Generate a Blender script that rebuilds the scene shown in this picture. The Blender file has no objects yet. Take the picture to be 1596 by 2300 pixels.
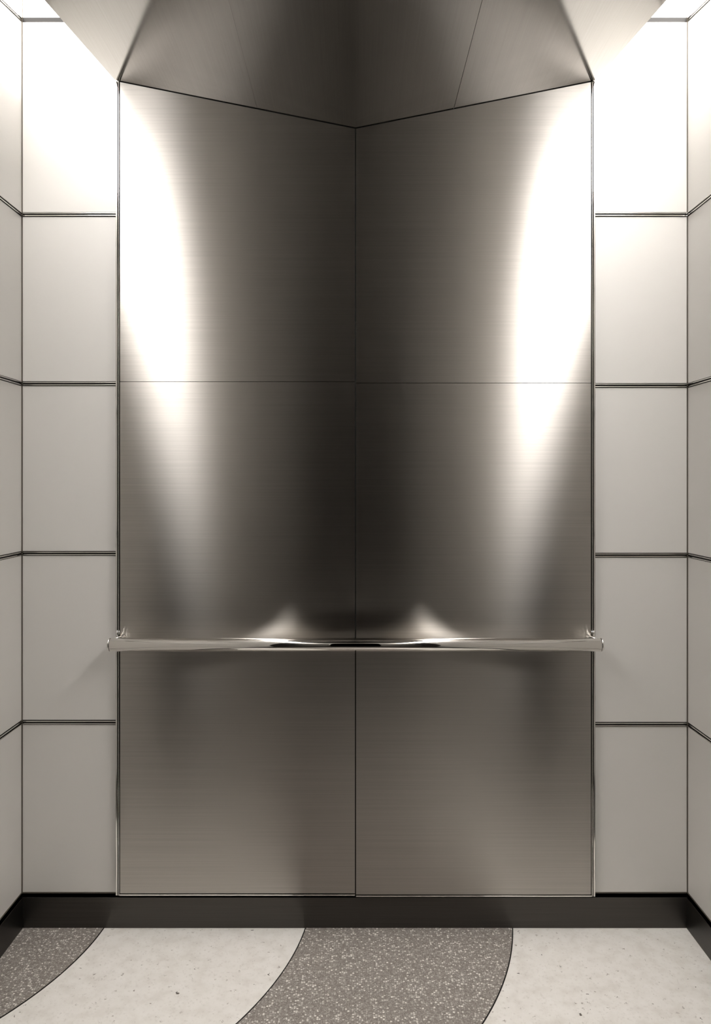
import bpy, bmesh, math
from mathutils import Vector
S = bpy.context.scene
C = S.collection
# ------------------------------------------------------------------ camera
F, CX, HY, CAMZ, CAMD = 1747.0, 798.0, 1085.0, 1.37, 2.4
cam = bpy.data.cameras.new('camera')
co = bpy.data.objects.new('camera', cam); C.objects.link(co)
co.location = (0, -CAMD, CAMZ); co.rotation_euler = (math.pi/2, 0, 0)
cam.sensor_fit = 'VERTICAL'; cam.sensor_height = 36; cam.lens = F/2300*36
cam.shift_y = -65.0/2300
cam.clip_start = 0.02
S.camera = co
# ------------------------------------------------------------------ light levels
S.view_settings.view_transform = 'Standard'; S.view_settings.look = 'None'
S.view_settings.gamma = 1; S.view_settings.exposure = 1.78
COVE_END = -1.65
COVE_LEFT, COVE_RIGHT = 6.0, 9.0
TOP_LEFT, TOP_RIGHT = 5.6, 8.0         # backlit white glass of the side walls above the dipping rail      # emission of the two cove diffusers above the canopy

w = bpy.data.worlds.new('world'); S.world = w; w.use_nodes = True
w.node_tree.nodes['Background'].inputs[0].default_value = (0, 0, 0, 1)

# ------------------------------------------------------------------ materials
def mat(name, col, metal=0.0, rough=0.4, spec=0.5):
    m = bpy.data.materials.new(name); m.use_nodes = True
    b = m.node_tree.nodes['Principled BSDF']
    b.inputs['Base Color'].default_value = (*col, 1)
    b.inputs['Metallic'].default_value = metal
    b.inputs['Roughness'].default_value = rough
    b.inputs['Specular IOR Level'].default_value = spec
    return m, m.node_tree, b
def tex_noise(nt, scale, detail=2.0, vec_scale=(1,1,1)):
    tc = nt.nodes.new('ShaderNodeTexCoord'); mp = nt.nodes.new('ShaderNodeMapping')
    mp.inputs['Scale'].default_value = vec_scale
    n = nt.nodes.new('ShaderNodeTexNoise'); n.inputs['Scale'].default_value = scale
    n.inputs['Detail'].default_value = detail
    nt.links.new(tc.outputs['Object'], mp.inputs[0]); nt.links.new(mp.outputs[0], n.inputs[0])
    return n
def ramp(nt, src, stops):
    r = nt.nodes.new('ShaderNodeValToRGB'); e = r.color_ramp.elements
    e[0].position, e[0].color = stops[0][0], (*stops[0][1], 1)
    e[1].position, e[1].color = stops[-1][0], (*stops[-1][1], 1)
    for p, c in stops[1:-1]:
        x = e.new(p); x.color = (*c, 1)
    nt.links.new(src, r.inputs[0]); return r
def brushed(name, col, rough, aniso, tangent, vec_scale, amount=0.08):
    m, nt, b = mat(name, col, 1.0, rough)
    n = tex_noise(nt, 1.0, 3.0, vec_scale)
    lo = tuple(c*(1-amount) for c in col); hi = tuple(min(1, c*(1+amount)) for c in col)
    r = ramp(nt, n.outputs[0], [(0.3, lo), (0.7, hi)])
    nt.links.new(r.outputs[0], b.inputs['Base Color'])
    b.inputs['Anisotropic'].default_value = aniso
    t = nt.nodes.new('ShaderNodeCombineXYZ')
    for i in range(3): t.inputs[i].default_value = tangent[i]
    nt.links.new(t.outputs[0], b.inputs['Tangent'])
    return m
def brushed_sheet(name, col, ax, az, vec_scale, amount):
    # horizontally brushed sheet: narrow lobe along the grain, wide lobe across it
    m = bpy.data.materials.new(name); m.use_nodes = True; nt = m.node_tree; nt.nodes.clear()
    g = nt.nodes.new('ShaderNodeBsdfAnisotropic'); o = nt.nodes.new('ShaderNodeOutputMaterial')
    g.distribution = 'BECKMANN'
    g.inputs['Roughness'].default_value = (ax*az)**0.25
    g.inputs['Anisotropy'].default_value = 1-math.sqrt(ax/az)
    t = nt.nodes.new('ShaderNodeCombineXYZ'); t.inputs[0].default_value = 1
    nt.links.new(t.outputs[0], g.inputs['Tangent'])
    n = tex_noise(nt, 1.0, 3.0, vec_scale)
    lo = tuple(c*(1-amount) for c in col); hi = tuple(min(1, c*(1+amount)) for c in col)
    r = ramp(nt, n.outputs[0], [(0.3, lo), (0.7, hi)])
    nt.links.new(r.outputs[0], g.inputs['Color']); nt.links.new(g.outputs[0], o.inputs[0])
    return m
STEEL = brushed_sheet('brushed_stainless', (0.47, 0.447, 0.418), 0.030, 0.29, (2, 2, 420), 0.06)
CANOPY = brushed('satin_canopy_steel', (0.36, 0.348, 0.332), 0.13, 0.0, (0, 1, 0), (300, 3, 3), 0.04)
BASE = brushed('dark_brushed_steel', (0.09, 0.084, 0.077), 0.40, 0.6, (0, 0, 1), (3, 3, 500))
FRONT = brushed('front_brushed_steel', (0.13, 0.124, 0.115), 0.5, 0.6, (0, 0, 1), (3, 3, 500))
PALE_REFLECTOR = brushed('pale_satin_reflector', (0.45, 0.435, 0.412), 0.62, 0.0, (0, 0, 1), (3, 3, 500))  # pale tone chosen to lighten what the upper rear steel reflects
CHROME, _, _ = mat('polished_chrome', (0.72, 0.70, 0.67), 1.0, 0.10)
TUBE, _, _ = mat('polished_tube', (0.78, 0.76, 0.73), 1.0, 0.045)
BLACK, _, _ = mat('black_gasket', (0.006, 0.005, 0.004), 0.0, 0.6, 0.2)
GREY, _, _ = mat('grey_sealant', (0.10, 0.085, 0.065), 0.0, 0.5)
WHITE, _, _ = mat('white_ceiling_paint', (0.80, 0.79, 0.77), 0.0, 0.7)
def glass_mat():
    m, nt, b = mat('back_painted_white_glass', (0.74, 0.715, 0.665), 0.0, 0.32, 0.45)
    n = tex_noise(nt, 2.5, 3.0)
    r = ramp(nt, n.outputs[0], [(0.3, (0.69, 0.672, 0.64)), (0.7, (0.705, 0.683, 0.655))])
    nt.links.new(r.outputs[0], b.inputs['Base Color'])
    return m
GLASS = glass_mat()
def emit(name, col, s):
    m = bpy.data.materials.new(name); m.use_nodes = True; nt = m.node_tree
    nt.nodes.clear(); e = nt.nodes.new('ShaderNodeEmission'); o = nt.nodes.new('ShaderNodeOutputMaterial')
    e.inputs[0].default_value = (*col, 1); e.inputs[1].default_value = s
    nt.links.new(e.outputs[0], o.inputs[0]); return m
LAMP_L = emit('cove_diffuser_left', (1.0, 0.97, 0.94), COVE_LEFT)
LAMP_R = emit('cove_diffuser_right', (1.0, 0.97, 0.94), COVE_RIGHT)

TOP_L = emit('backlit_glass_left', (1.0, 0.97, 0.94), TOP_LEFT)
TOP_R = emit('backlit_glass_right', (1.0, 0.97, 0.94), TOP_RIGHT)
def terrazzo_grey():
    m, nt, b = mat('grey_terrazzo', (0.2, 0.18, 0.16), 0.0, 0.55, 0.35)
    tc = nt.nodes.new('ShaderNodeTexCoord')
    v = nt.nodes.new('ShaderNodeTexVoronoi'); v.inputs['Scale'].default_value = 165
    nt.links.new(tc.outputs['Object'], v.inputs[0])
    sp = nt.nodes.new('ShaderNodeSeparateColor'); nt.links.new(v.outputs['Color'], sp.inputs[0])
    r1 = ramp(nt, sp.outputs[0], [(0.0, (0.20, 0.176, 0.158)), (0.35, (0.27, 0.24, 0.218)),
                                  (0.65, (0.40, 0.365, 0.335)), (0.80, (0.62, 0.58, 0.54)), (1.0, (0.92, 0.88, 0.83))])
    e = nt.nodes.new('ShaderNodeMapRange'); e.inputs[1].default_value = 0.30; e.inputs[2].default_value = 0.62
    e.inputs[3].default_value = 1; e.inputs[4].default_value = 0
    nt.links.new(v.outputs['Distance'], e.inputs[0])
    v2 = nt.nodes.new('ShaderNodeTexVoronoi'); v2.inputs['Scale'].default_value = 620
    nt.links.new(tc.outputs['Object'], v2.inputs[0])
    s2 = nt.nodes.new('ShaderNodeSeparateColor'); nt.links.new(v2.outputs['Color'], s2.inputs[0])
    r2 = ramp(nt, s2.outputs[0], [(0.0, (0.17, 0.149, 0.133)), (0.7, (0.28, 0.25, 0.225)), (1.0, (0.50, 0.46, 0.42))])
    mx = nt.nodes.new('ShaderNodeMix'); mx.data_type = 'RGBA'
    nt.links.new(e.outputs[0], mx.inputs[0]); nt.links.new(r2.outputs[0], mx.inputs[6]); nt.links.new(r1.outputs[0], mx.inputs[7])
    nt.links.new(mx.outputs[2], b.inputs['Base Color'])
    return m
def terrazzo_white():
    m, nt, b = mat('white_terrazzo', (0.72, 0.68, 0.62), 0.0, 0.5, 0.35)
    n = tex_noise(nt, 22, 6.0)
    r = ramp(nt, n.outputs[0], [(0.32, (0.77, 0.735, 0.685)), (0.5, (0.83, 0.80, 0.755)), (0.7, (0.86, 0.83, 0.79))])
    tc = nt.nodes.new('ShaderNodeTexCoord')
    col = r.outputs[0]
    for sc, keep, rad, dark in ((24, 0.5, 0.105, (0.10, 0.085, 0.07)), (60, 0.4, 0.20, (0.36, 0.32, 0.28)), (150, 0.35, 0.38, (0.60, 0.56, 0.51))):
        v = nt.nodes.new('ShaderNodeTexVoronoi'); v.inputs['Scale'].default_value = sc
        nn = nt.nodes.new('ShaderNodeTexNoise'); nn.inputs['Scale'].default_value = sc*5
        ad = nt.nodes.new('ShaderNodeMix'); ad.data_type = 'VECTOR'; ad.inputs[0].default_value = 0.02
        nt.links.new(tc.outputs['Object'], nn.inputs[0])
        nt.links.new(tc.outputs['Object'], ad.inputs[4]); nt.links.new(nn.outputs['Color'], ad.inputs[5])
        nt.links.new(ad.outputs[1], v.inputs[0])
        sp = nt.nodes.new('ShaderNodeSeparateColor'); nt.links.new(v.outputs['Color'], sp.inputs[0])
        g = nt.nodes.new('ShaderNodeMath'); g.operation = 'GREATER_THAN'; g.inputs[1].default_value = keep
        nt.links.new(sp.outputs[0], g.inputs[0])
        # speck radius varies per cell
        rr = nt.nodes.new('ShaderNodeMath'); rr.operation = 'MULTIPLY'; rr.inputs[1].default_value = rad
        nt.links.new(sp.outputs[1], rr.inputs[0])
        l = nt.nodes.new('ShaderNodeMath'); l.operation = 'LESS_THAN'
        nt.links.new(v.outputs['Distance'], l.inputs[0]); nt.links.new(rr.outputs[0], l.inputs[1])
        mu = nt.nodes.new('ShaderNodeMath'); mu.operation = 'MULTIPLY'
        nt.links.new(g.outputs[0], mu.inputs[0]); nt.links.new(l.outputs[0], mu.inputs[1])
        mx = nt.nodes.new('ShaderNodeMix'); mx.data_type = 'RGBA'
        nt.links.new(mu.outputs[0], mx.inputs[0]); nt.links.new(col, mx.inputs[6]); mx.inputs[7].default_value = (*dark, 1)
        col = mx.outputs[2]
    nt.links.new(col, b.inputs['Base Color'])
    return m
TG, TW = terrazzo_grey(), terrazzo_white()

# ------------------------------------------------------------------ helpers
def px(x, d=CAMD): return (x-CX)*d/F
def pz(y, d=CAMD): return CAMZ-(y-HY)*d/F
def add_box(bm, x0, x1, y0, y1, z0, z1):
    vs = [bm.verts.new((x, y, z)) for x in (x0, x1) for y in (y0, y1) for z in (z0, z1)]
    for f in ((0,1,3,2), (4,6,7,5), (0,4,5,1), (2,3,7,6), (0,2,6,4), (1,5,7,3)):
        bm.faces.new([vs[i] for i in f])
def add_loft(bm, rings, closed=True, caps=True):
    """rings: lists of points, same count; skins them, closes ends"""
    vr = [[bm.verts.new(p) for p in r] for r in rings]
    n = len(vr[0])
    for a, b in zip(vr, vr[1:]):
        for i in range(n if closed else n-1):
            j = (i+1) % n
            bm.faces.new((a[i], a[j], b[j], b[i]))
    if caps:
        bm.faces.new(vr[0][::-1]); bm.faces.new(vr[-1])
def obj(name, bm, m, parent=None, bevel=0.0, smooth=False, seg=2):
    bmesh.ops.recalc_face_normals(bm, faces=bm.faces)
    me = bpy.data.meshes.new(name); bm.to_mesh(me); bm.free()
    if smooth:
        for p in me.polygons: p.use_smooth = True
    me.materials.append(m)
    o = bpy.data.objects.new(name, me); C.objects.link(o)
    if parent: o.parent = parent
    if bevel:
        b = o.modifiers.new('bevel', 'BEVEL'); b.width = bevel; b.segments = seg; b.limit_method = 'ANGLE'
    return o
def box(name, x0, x1, y0, y1, z0, z1, m, parent=None, bevel=0.0):
    bm = bmesh.new(); add_box(bm, x0, x1, y0, y1, z0, z1); return obj(name, bm, m, parent, bevel)
def struct(o): o['kind'] = 'structure'; return o
def tag(o, label, cat, group=None):
    o['label'] = label; o['category'] = cat
    if group: o['group'] = group
    return o
def empty(name, loc=(0, 0, 0)):
    # parts are built in world coordinates; the parent sits at the thing's base
    o = bpy.data.objects.new(name, None); C.objects.link(o); o.location = loc; o.empty_display_size = 0.05
    return o
def seat(root):
    bpy.context.view_layer.update()
    for c in root.children: c.matrix_parent_inverse = root.matrix_world.inverted()
def origin(o):
    """move a mesh's origin to the middle of its base"""
    me = o.data; xs = [v.co for v in me.vertices]
    c = Vector(((min(v.x for v in xs)+max(v.x for v in xs))/2, (min(v.y for v in xs)+max(v.y for v in xs))/2, min(v.z for v in xs)))
    for v in me.vertices: v.co -= c
    o.location = c

# ------------------------------------------------------------------ room dimensions
XL, XR = px(49), px(1543.5)          # side wall faces
YF = -2.24                           # inner face of the front wall, just in front of the open doorway the camera stands in
ZT = 3.02                            # real ceiling above the canopy
GT = 0.012                           # glass thickness
YS = -0.022                          # face of the steel cladding
DS = CAMD+YS
SX = 0.733                           # half width of the steel cladding incl. trim

# walls behind the cladding (dark backing, seen only in the joints)
struct(box('wall_back', XL-0.10, XR+0.10, GT+0.004, 0.10, 0, ZT, BLACK))
struct(box('wall_left', XL-0.10, XL-GT-0.004, YF-0.10, GT+0.004, 0, ZT, BLACK))
struct(box('wall_right', XR+GT+0.004, XR+0.10, YF-0.10, GT+0.004, 0, ZT, BLACK))
struct(box('ceiling', XL-0.10, XR+0.10, YF-0.10, 0.10, ZT, ZT+0.06, WHITE))
# front wall with the open doorway
DW = 0.38
fw = struct(box('wall_front', XL-0.10, -DW, YF-0.06, YF, 0, ZT, FRONT, None, 0.002))
box('return_panel', DW, XR+0.10, YF-0.06, YF, 0, ZT, FRONT, fw, 0.002)
for s in (-1, 1):
    bm = bmesh.new()
    add_loft(bm, [[(s*(DW+0.012+0.014*math.cos(a)), YF-0.030+0.032*math.sin(a), z) for a in [2*math.pi*i/24 for i in range(24)]] for z in (0.0, 2.15)])
    obj('door_jamb_trim', bm, CHROME, fw, 0, True)
box('transom_reflector', XL, XR, YF-0.002, YF+0.012, 2.16, ZT, PALE_REFLECTOR, fw, 0.002)  # unseen pale band over the doorway, added to brighten the upper steel's reflection
box('header', -DW, DW, YF-0.06, YF-0.003, 2.16, ZT, FRONT, fw, 0.002)

# ------------------------------------------------------------------ floor
floor = struct(box('floor', XL-0.10, XR+0.10, YF-0.10, 0.10, -0.05, 0, TW))
arcs = {'A': (-1.63806, 0.05964, 0.86639), 'B': (-1.23113, 0.13052, 1.08589), 'C': (-0.71900, 0.20994, 1.22136), 'D': (-0.12, 0.30, 1.40)}
def arc_pts(k, n=90):
    cx, cy, r = arcs[k]; out = []
    a0 = math.asin((0.0-cy)/r)
    a1 = -math.pi*0.72
    for i in range(n+1):
        a = a0+(a1-a0)*i/n
        x, y = cx+r*math.cos(a), cy+r*math.sin(a)
        if x < XL-0.01: break
        out.append((x, y))
    return out
DARK_FILL, _, _ = mat('dark_unseen_floor', (0.055, 0.048, 0.042), 0.0, 0.55, 0.3)  # unseen floor by the doorway, made dark to dim the lower steel
def inlay(poly, m=TG):
    bm = bmesh.new()
    t = [bm.verts.new((x, y, 0.0008)) for x, y in poly]; b = [bm.verts.new((x, y, -0.001)) for x, y in poly]
    bm.faces.new(t); bm.faces.new(b[::-1])
    n = len(t)
    for i in range(n): bm.faces.new((t[i], t[(i+1) % n], b[(i+1) % n], b[i]))
    return obj('terrazzo_inlay', bm, m, floor)
A, B, Cc = arc_pts('A'), arc_pts('B'), arc_pts('C')
inlay(A+[(XL, A[-1][1]), (XL, 0)])
inlay(Cc+[(XL, Cc[-1][1]), (XL, B[-1][1])]+B[::-1])
D = [(x, y) for x, y in arc_pts('D') if x < XR-0.001]
inlay(D+[(XL, D[-1][1]), (XL, YF-0.08), (XR, YF-0.08), (XR, D[0][1])], DARK_FILL)  # added dark area out of view, keeps bright floor out of the steel's reflection
for pts in (A, B, Cc, D):
    bm = bmesh.new(); rings = []
    for i, (x, y) in enumerate(pts):
        x2, y2 = pts[min(i+1, len(pts)-1)]; x1, y1 = pts[max(i-1, 0)]
        t = Vector((x2-x1, y2-y1)).normalized(); n = Vector((-t.y, t.x))*0.0016
        rings.append([(x-n.x, y-n.y, -0.001), (x-n.x, y-n.y, 0.0012), (x+n.x, y+n.y, 0.0012), (x+n.x, y+n.y, -0.001)])
    add_loft(bm, rings)
    obj('divider_strip', bm, BLACK, floor)

# ------------------------------------------------------------------ baseboards
ZB0 = pz(2013.5); ZBG = pz(2008)
bb = struct(box('baseboard_back', XL, XR, -0.006, GT+0.004, 0.0, ZB0, BASE, bevel=0.0008))
struct(box('baseboard_left', XL-0.016, XL+0.006, YF, -0.006, 0.0, ZB0, BASE, bevel=0.0008))
struct(box('baseboard_right', XR-0.006, XR+0.016, YF, -0.006, 0.0, ZB0, BASE, bevel=0.0008))

# ------------------------------------------------------------------ white glass panels
RH = 0.0072                           # half height of a divider rail
zl = [pz(2004), pz(1622.5), pz(1243), pz(862), pz(482), pz(44.5)]
zr = [pz(2004), pz(1627), pz(1247), pz(866), pz(482), pz(44.5)]
ORD = ['lowest in its column', 'second from the bottom', 'third from the bottom', 'fourth from the bottom', 'tall one below the top', 'topmost and brightest']
def panel(x0, x1, y0, y1, z0, z1, label):
    o = box('glass_panel', x0, x1, y0, y1, z0, z1, GLASS, bevel=0.0012)
    origin(o); tag(o, label, 'wall panel', 'white glass wall panels')
G = 0.0022
for side, zs, sx0, sx1 in (('left', zl, XL+G, -SX-0.001), ('right', zr, SX+0.001, XR-G)):
    for k in range(6):
        z0 = zs[k]+(RH if k else 0.0); z1 = zs[k+1]-RH if k < 5 else ZT-0.002
        panel(sx0, sx1, 0.0, GT, z0, z1,
              'white glass panel on the rear wall, %s of the steel, %s' % (side, ORD[k]))
SPLIT = -1.65
def toprail_z(y):
    """the topmost side rail dips steadily towards the front"""
    z = pz(44.5); return z-0.178*min(1.3, max(0.0, -y))
for side, zs, xs, out in (('left', zl, XL, -1), ('right', zr, XR, 1)):
    for k in range(6):
        for j, (ya, yb) in enumerate(((-G, SPLIT+G), (SPLIT-G, YF+0.002))):
            if j == 1: continue
            z0 = zs[k]+(RH if k else 0.0)
            x0, x1 = sorted((xs, xs+out*GT))
            lab = 'white glass panel on the %s side wall, %s' % (side, ORD[k])
            if k < 4:
                panel(x0, x1, yb, ya, z0, zs[k+1]-RH, lab)
            else:
                # edges that follow the dipping rail
                ys = [ya, -1.3, yb]
                bot = [z0]*3 if k == 4 else [toprail_z(y)+RH for y in ys]
                top = [toprail_z(y)-RH for y in ys] if k == 4 else [ZT-0.002]*3
                bm = bmesh.new()
                add_loft(bm, [[(x0, y, b), (x1, y, b), (x1, y, t), (x0, y, t)] for y, b, t in zip(ys, bot, top)])
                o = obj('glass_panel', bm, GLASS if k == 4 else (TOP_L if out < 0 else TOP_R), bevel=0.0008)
                origin(o); tag(o, lab, 'wall panel', 'white glass wall panels')
    # the half nearest the doorway is seen only as a reflection in the rear steel
    x0, x1 = sorted((xs, xs+out*GT))
    wl = bpy.data.objects['wall_'+side]
    ys = [SPLIT-G, YF+0.002]
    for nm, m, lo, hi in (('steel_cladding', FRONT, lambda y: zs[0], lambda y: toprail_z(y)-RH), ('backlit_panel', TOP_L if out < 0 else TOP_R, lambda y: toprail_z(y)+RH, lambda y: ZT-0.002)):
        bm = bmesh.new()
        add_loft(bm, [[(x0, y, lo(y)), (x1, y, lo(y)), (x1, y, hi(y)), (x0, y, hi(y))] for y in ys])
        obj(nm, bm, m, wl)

# ------------------------------------------------------------------ horizontal rails and vertical joints
tn = [0]
def trim(bm, m, bevel=0.0):
    tn[0] += 1
    return struct(obj('trim_%d' % tn[0], bm, m, None, bevel))
def rail_profile(zc, side=None):
    """pairs: (depth0, depth1, z0, z1) of the two polished strips"""
    return [(0.0028, -0.010, zc+0.0019, zc+0.0052), (0.0028, -0.010, zc-0.0052, zc-0.0019)]
def hrail_back(x0, x1, zc):
    bm = bmesh.new(); add_box(bm, x0, x1, 0.001, GT, zc-RH, zc+RH); t = trim(bm, BLACK)
    if zc > 2.7: return            # the topmost rail is a plain dark recess
    for o, i, z0, z1 in rail_profile(zc):
        box('metal_strip', x0, x1, -o, 0.008, z0, z1, CHROME, t, 0.0009)
def hrail_side(xs, s, zf):
    ys = [0.0, -0.5, -1.3, YF+0.002]
    bm = bmesh.new()
    add_loft(bm, [[(xs+s*0.001, y, zf(y)-RH), (xs+s*GT, y, zf(y)-RH), (xs+s*GT, y, zf(y)+RH), (xs+s*0.001, y, zf(y)+RH)] for y in ys])
    t = trim(bm, BLACK)
    for a, b in ((0.0019, 0.0052), (-0.0052, -0.0019)):
        bm = bmesh.new()
        add_loft(bm, [[(xs-s*0.0028, y, zf(y)+a), (xs+s*0.008, y, zf(y)+a), (xs+s*0.008, y, zf(y)+b), (xs-s*0.0028, y, zf(y)+b)] for y in ys])
        obj('metal_strip', bm, CHROME, t, 0.0012)
for zs, xa, xb, xs, s in ((zl, XL, -SX-0.001, XL, -1), (zr, SX+0.001, XR, XR, 1)):
    for k in range(1, 6):
        hrail_back(xa+0.004, xb-0.0 if s > 0 else xb, zs[k])
        z = zs[k]
        hrail_side(xs, s, toprail_z if k == 5 else (lambda y, z=z: z))
    # bottom shadow rail over the baseboard
    bm = bmesh.new(); add_box(bm, xa, xb, -0.001, 0.010, zs[0]-0.0030, zs[0]-0.0002); trim(bm, GREY)
    bm = bmesh.new(); x0, x1 = sorted((xs-s*0.001, xs+s*0.010)); add_box(bm, x0, x1, YF, 0, zs[0]-0.0030, zs[0]-0.0002); trim(bm, GREY)
    # vertical joint in the corner
    bm = bmesh.new(); x0, x1 = sorted((xs-s*0.0022, xs+s*0.002)); add_box(bm, x0, x1, -0.0022, 0.002, zs[0], ZT-0.002); trim(bm, GREY, 0.0005)

# ------------------------------------------------------------------ brushed steel wall cladding (two bays, each an upper and a lower sheet)
ZC = pz(288, DS); ZE = pz(181, DS); SL = (ZE-ZC)/(SX-0.0)
def zv(x): return ZC+SL*abs(x)
FRW = 0.0075
def steel_bay(s):
    zb = pz(2011.5 if s < 0 else 2014, DS); zs_ = pz(857.5 if s < 0 else 860.5, DS)
    xi = 0.0017; xo = SX-0.0135
    def sheet(z0, z1, top=None):
        bm = bmesh.new()
        xa, xb = sorted((s*xi, s*xo))
        if top:
            r = [[(x, YS, z0), (x, YS+0.012, z0), (x, YS+0.012, zv(x)+0.003), (x, YS, zv(x)+0.003)] for x in (xa, xb)]
            add_loft(bm, r)
        else: add_box(bm, xa, xb, YS, YS+0.012, z0, z1)
        o = obj('steel_sheet', bm, STEEL)
        return o
    sd = 'left' if s < 0 else 'right'
    u = sheet(zs_+0.0007, 0, True); origin(u)
    tag(u, 'tall brushed steel sheet with a sloping top edge, %s of the centre joint' % sd, 'steel panel', 'brushed steel wall panels')
    l = sheet(zb+0.0065, zs_-0.0007); origin(l)
    tag(l, 'brushed steel sheet behind the handrail, %s of the centre joint' % sd, 'steel panel', 'brushed steel wall panels')
    # polished frame strips: outer double strip, bottom strip, dark backing
    def vstrip(xa, xb, y0, y1, m, bev):
        bm = bmesh.new(); a, b = sorted((s*xa, s*xb)); add_box(bm, a, b, y0, y1, zb, zv(xa)-0.001); return bm
    bk = trim(vstrip(xo, SX, YS+0.006, 0.012, BLACK, 0), BLACK)
    for xa, xb, dy in ((SX-0.0112, SX-0.0083, 0.000), (SX-0.0058, SX, 0.001)):
        obj('metal_strip', vstrip(xa, xb, YS-0.001+dy, YS+0.009, CHROME, 0), CHROME, bk, 0.0010)
    bm = bmesh.new(); a, b = sorted((s*xi, s*(xo+0.002))); add_box(bm, a, b, YS+0.004, YS+0.012, zb-0.002, zb+0.0065)
    bt = trim(bm, BLACK)
    bm = bmesh.new(); add_box(bm, a, b, YS-0.001, YS+0.008, zb-0.0005, zb+0.0045); obj('metal_strip', bm, CHROME, bt, 0.0010)
steel_bay(-1); steel_bay(1)
bm = bmesh.new(); add_box(bm, -0.0017, 0.0017, YS+0.0006, YS+0.010, pz(2014, DS), ZC); trim(bm, BLACK)
bm = bmesh.new(); add_loft(bm, [[(x, YS+0.010, pz(2014, DS)), (x, 0.012, pz(2014, DS)), (x, 0.012, zv(x)), (x, YS+0.010, zv(x))] for x in (-SX+0.014, 0, SX-0.014)]); trim(bm, BLACK)

# dark joint where the steel meets the canopy
bm = bmesh.new(); add_loft(bm, [[(x, YS-0.0012, zv(x)-0.0019), (x, YS+0.002, zv(x)-0.0019), (x, YS+0.002, zv(x)-0.0003), (x, YS-0.0012, zv(x)-0.0003)] for x in (-SX+0.012, 0, SX-0.012)]); trim(bm, BLACK)

# ------------------------------------------------------------------ V shaped ceiling canopy
can = empty('ceiling_canopy', (0, -1.3, ZC))
tag(can, 'dark satin steel ceiling canopy folded to a shallow V over the steel wall', 'ceiling canopy')
TH = 0.004
YB = YS-0.0005
W0 = SX+0.001; FL = 0.178
def half(y): 
    d = min(YB-y, y-(YF+0.01), 0.5); return W0+FL*max(0.0, d)
def leaf(s, xa, xb, name='canopy_panel'):
    """between |x| = xa and xb; xb None = flared outer edge"""
    ym = (YB+YF+0.01)/2
    ys = [YB, YB-0.5, YF+0.51, YF+0.01]
    bm = bmesh.new(); rings = []
    for y in ys:
        o = xb if xb else half(y)
        rings.append([(s*xa, y, zv(xa)), (s*o, y, zv(o)), (s*o, y, zv(o)+TH), (s*xa, y, zv(xa)+TH)])
    add_loft(bm, rings)
    return obj(name, bm, CANOPY, can)
XSM = px(1018.5, DS)
leaf(1, 0.0, XSM-0.0006); leaf(1, XSM+0.0006, None); leaf(-1, 0.0, XSM-0.00015); leaf(-1, XSM+0.00015, None)
# joint backing above the seams
for s in (-1, 1):
    bm = bmesh.new()
    add_loft(bm, [[(s*(XSM-0.01), y, zv(XSM-0.01)+TH+0.0005), (s*(XSM+0.01), y, zv(XSM+0.01)+TH+0.0005), (s*(XSM+0.01), y, zv(XSM)+TH+0.006), (s*(XSM-0.01), y, zv(XSM)+TH+0.004)] for y in (YB, YF+0.01)])
    obj('joint_backing', bm, BLACK, can)
# small clip in the rear right corner
box('corner_clip', SX-0.0115, SX-0.0055, YS-0.012, YS, zv(SX)-0.006, zv(SX)+0.001, CHROME, can, 0.0008)
seat(can)
# ------------------------------------------------------------------ cove lights over the gaps
for s, m, sd in ((-1, LAMP_L, 'left'), (1, LAMP_R, 'right')):
    c = empty('cove_light', (s*0.86, -1.3, ZT-0.05))
    tag(c, 'long white cove light above the canopy along the %s side wall' % sd, 'ceiling light', 'cove lights')
    a, b = sorted((s*0.86, s*0.995))
    box('diffuser', a, b, COVE_END, -0.03, ZT-0.045, ZT-0.035, m, c)
    a, b = sorted((s*0.85, s*1.005))
    box('housing', a, b, COVE_END-0.01, -0.02, ZT-0.034, ZT, WHITE, c)
    seat(c)

# ------------------------------------------------------------------ handrail
YR = -0.080; DR = CAMD+YR; ZR = pz(1448, DR); R = 0.0198; XE = -px(243, DR)
hr = empty('handrail', (0, YR, ZR))
tag(hr, 'round polished steel handrail running across the brushed steel wall', 'handrail')
def tube(name, p0, p1, prof, m, n=48):
    """prof: [(t along, radius)]"""
    p0, p1 = Vector(p0), Vector(p1); d = (p1-p0).normalized()
    u = Vector((0, 0, 1)); v = d.cross(u)
    bm = bmesh.new()
    add_loft(bm, [[p0+d*t+u*(r*math.cos(2*math.pi*i/n))+v*(r*math.sin(2*math.pi*i/n)) for i in range(n)] for t, r in prof])
    o = obj(name, bm, m, hr)
    for p in o.data.polygons: p.use_smooth = len(p.vertices) == 4
    return o
CAP = 0.0062
tube('rail_tube', (-XE+CAP+0.001, YR, ZR), (XE-CAP-0.001, YR, ZR), [(0, R-0.0012), (0.0008, R), (2*(XE-CAP-0.001)-0.0008, R), (2*(XE-CAP-0.001), R-0.0012)], TUBE)
for s in (-1, 1):
    tube('groove_ring', (s*(XE-CAP-0.0012), YR, ZR), (s*(XE-CAP+0.0004), YR, ZR), [(0, R-0.0014), (0.0016, R-0.0014)], BLACK)
    tube('end_cap', (s*(XE-CAP), YR, ZR), (s*XE, YR, ZR), [(0, R-0.001), (0.0008, R), (0.0030, R), (0.0050, R-0.0018), (0.0062, R-0.006)], TUBE)
    rr = R-0.001; xr = s*(XE-rr-0.001)
    tube('wall_return', (xr, YR+0.004, ZR), (xr, YS, ZR), [(0, rr), (-YR+YS-0.004, rr)], TUBE)
seat(hr)
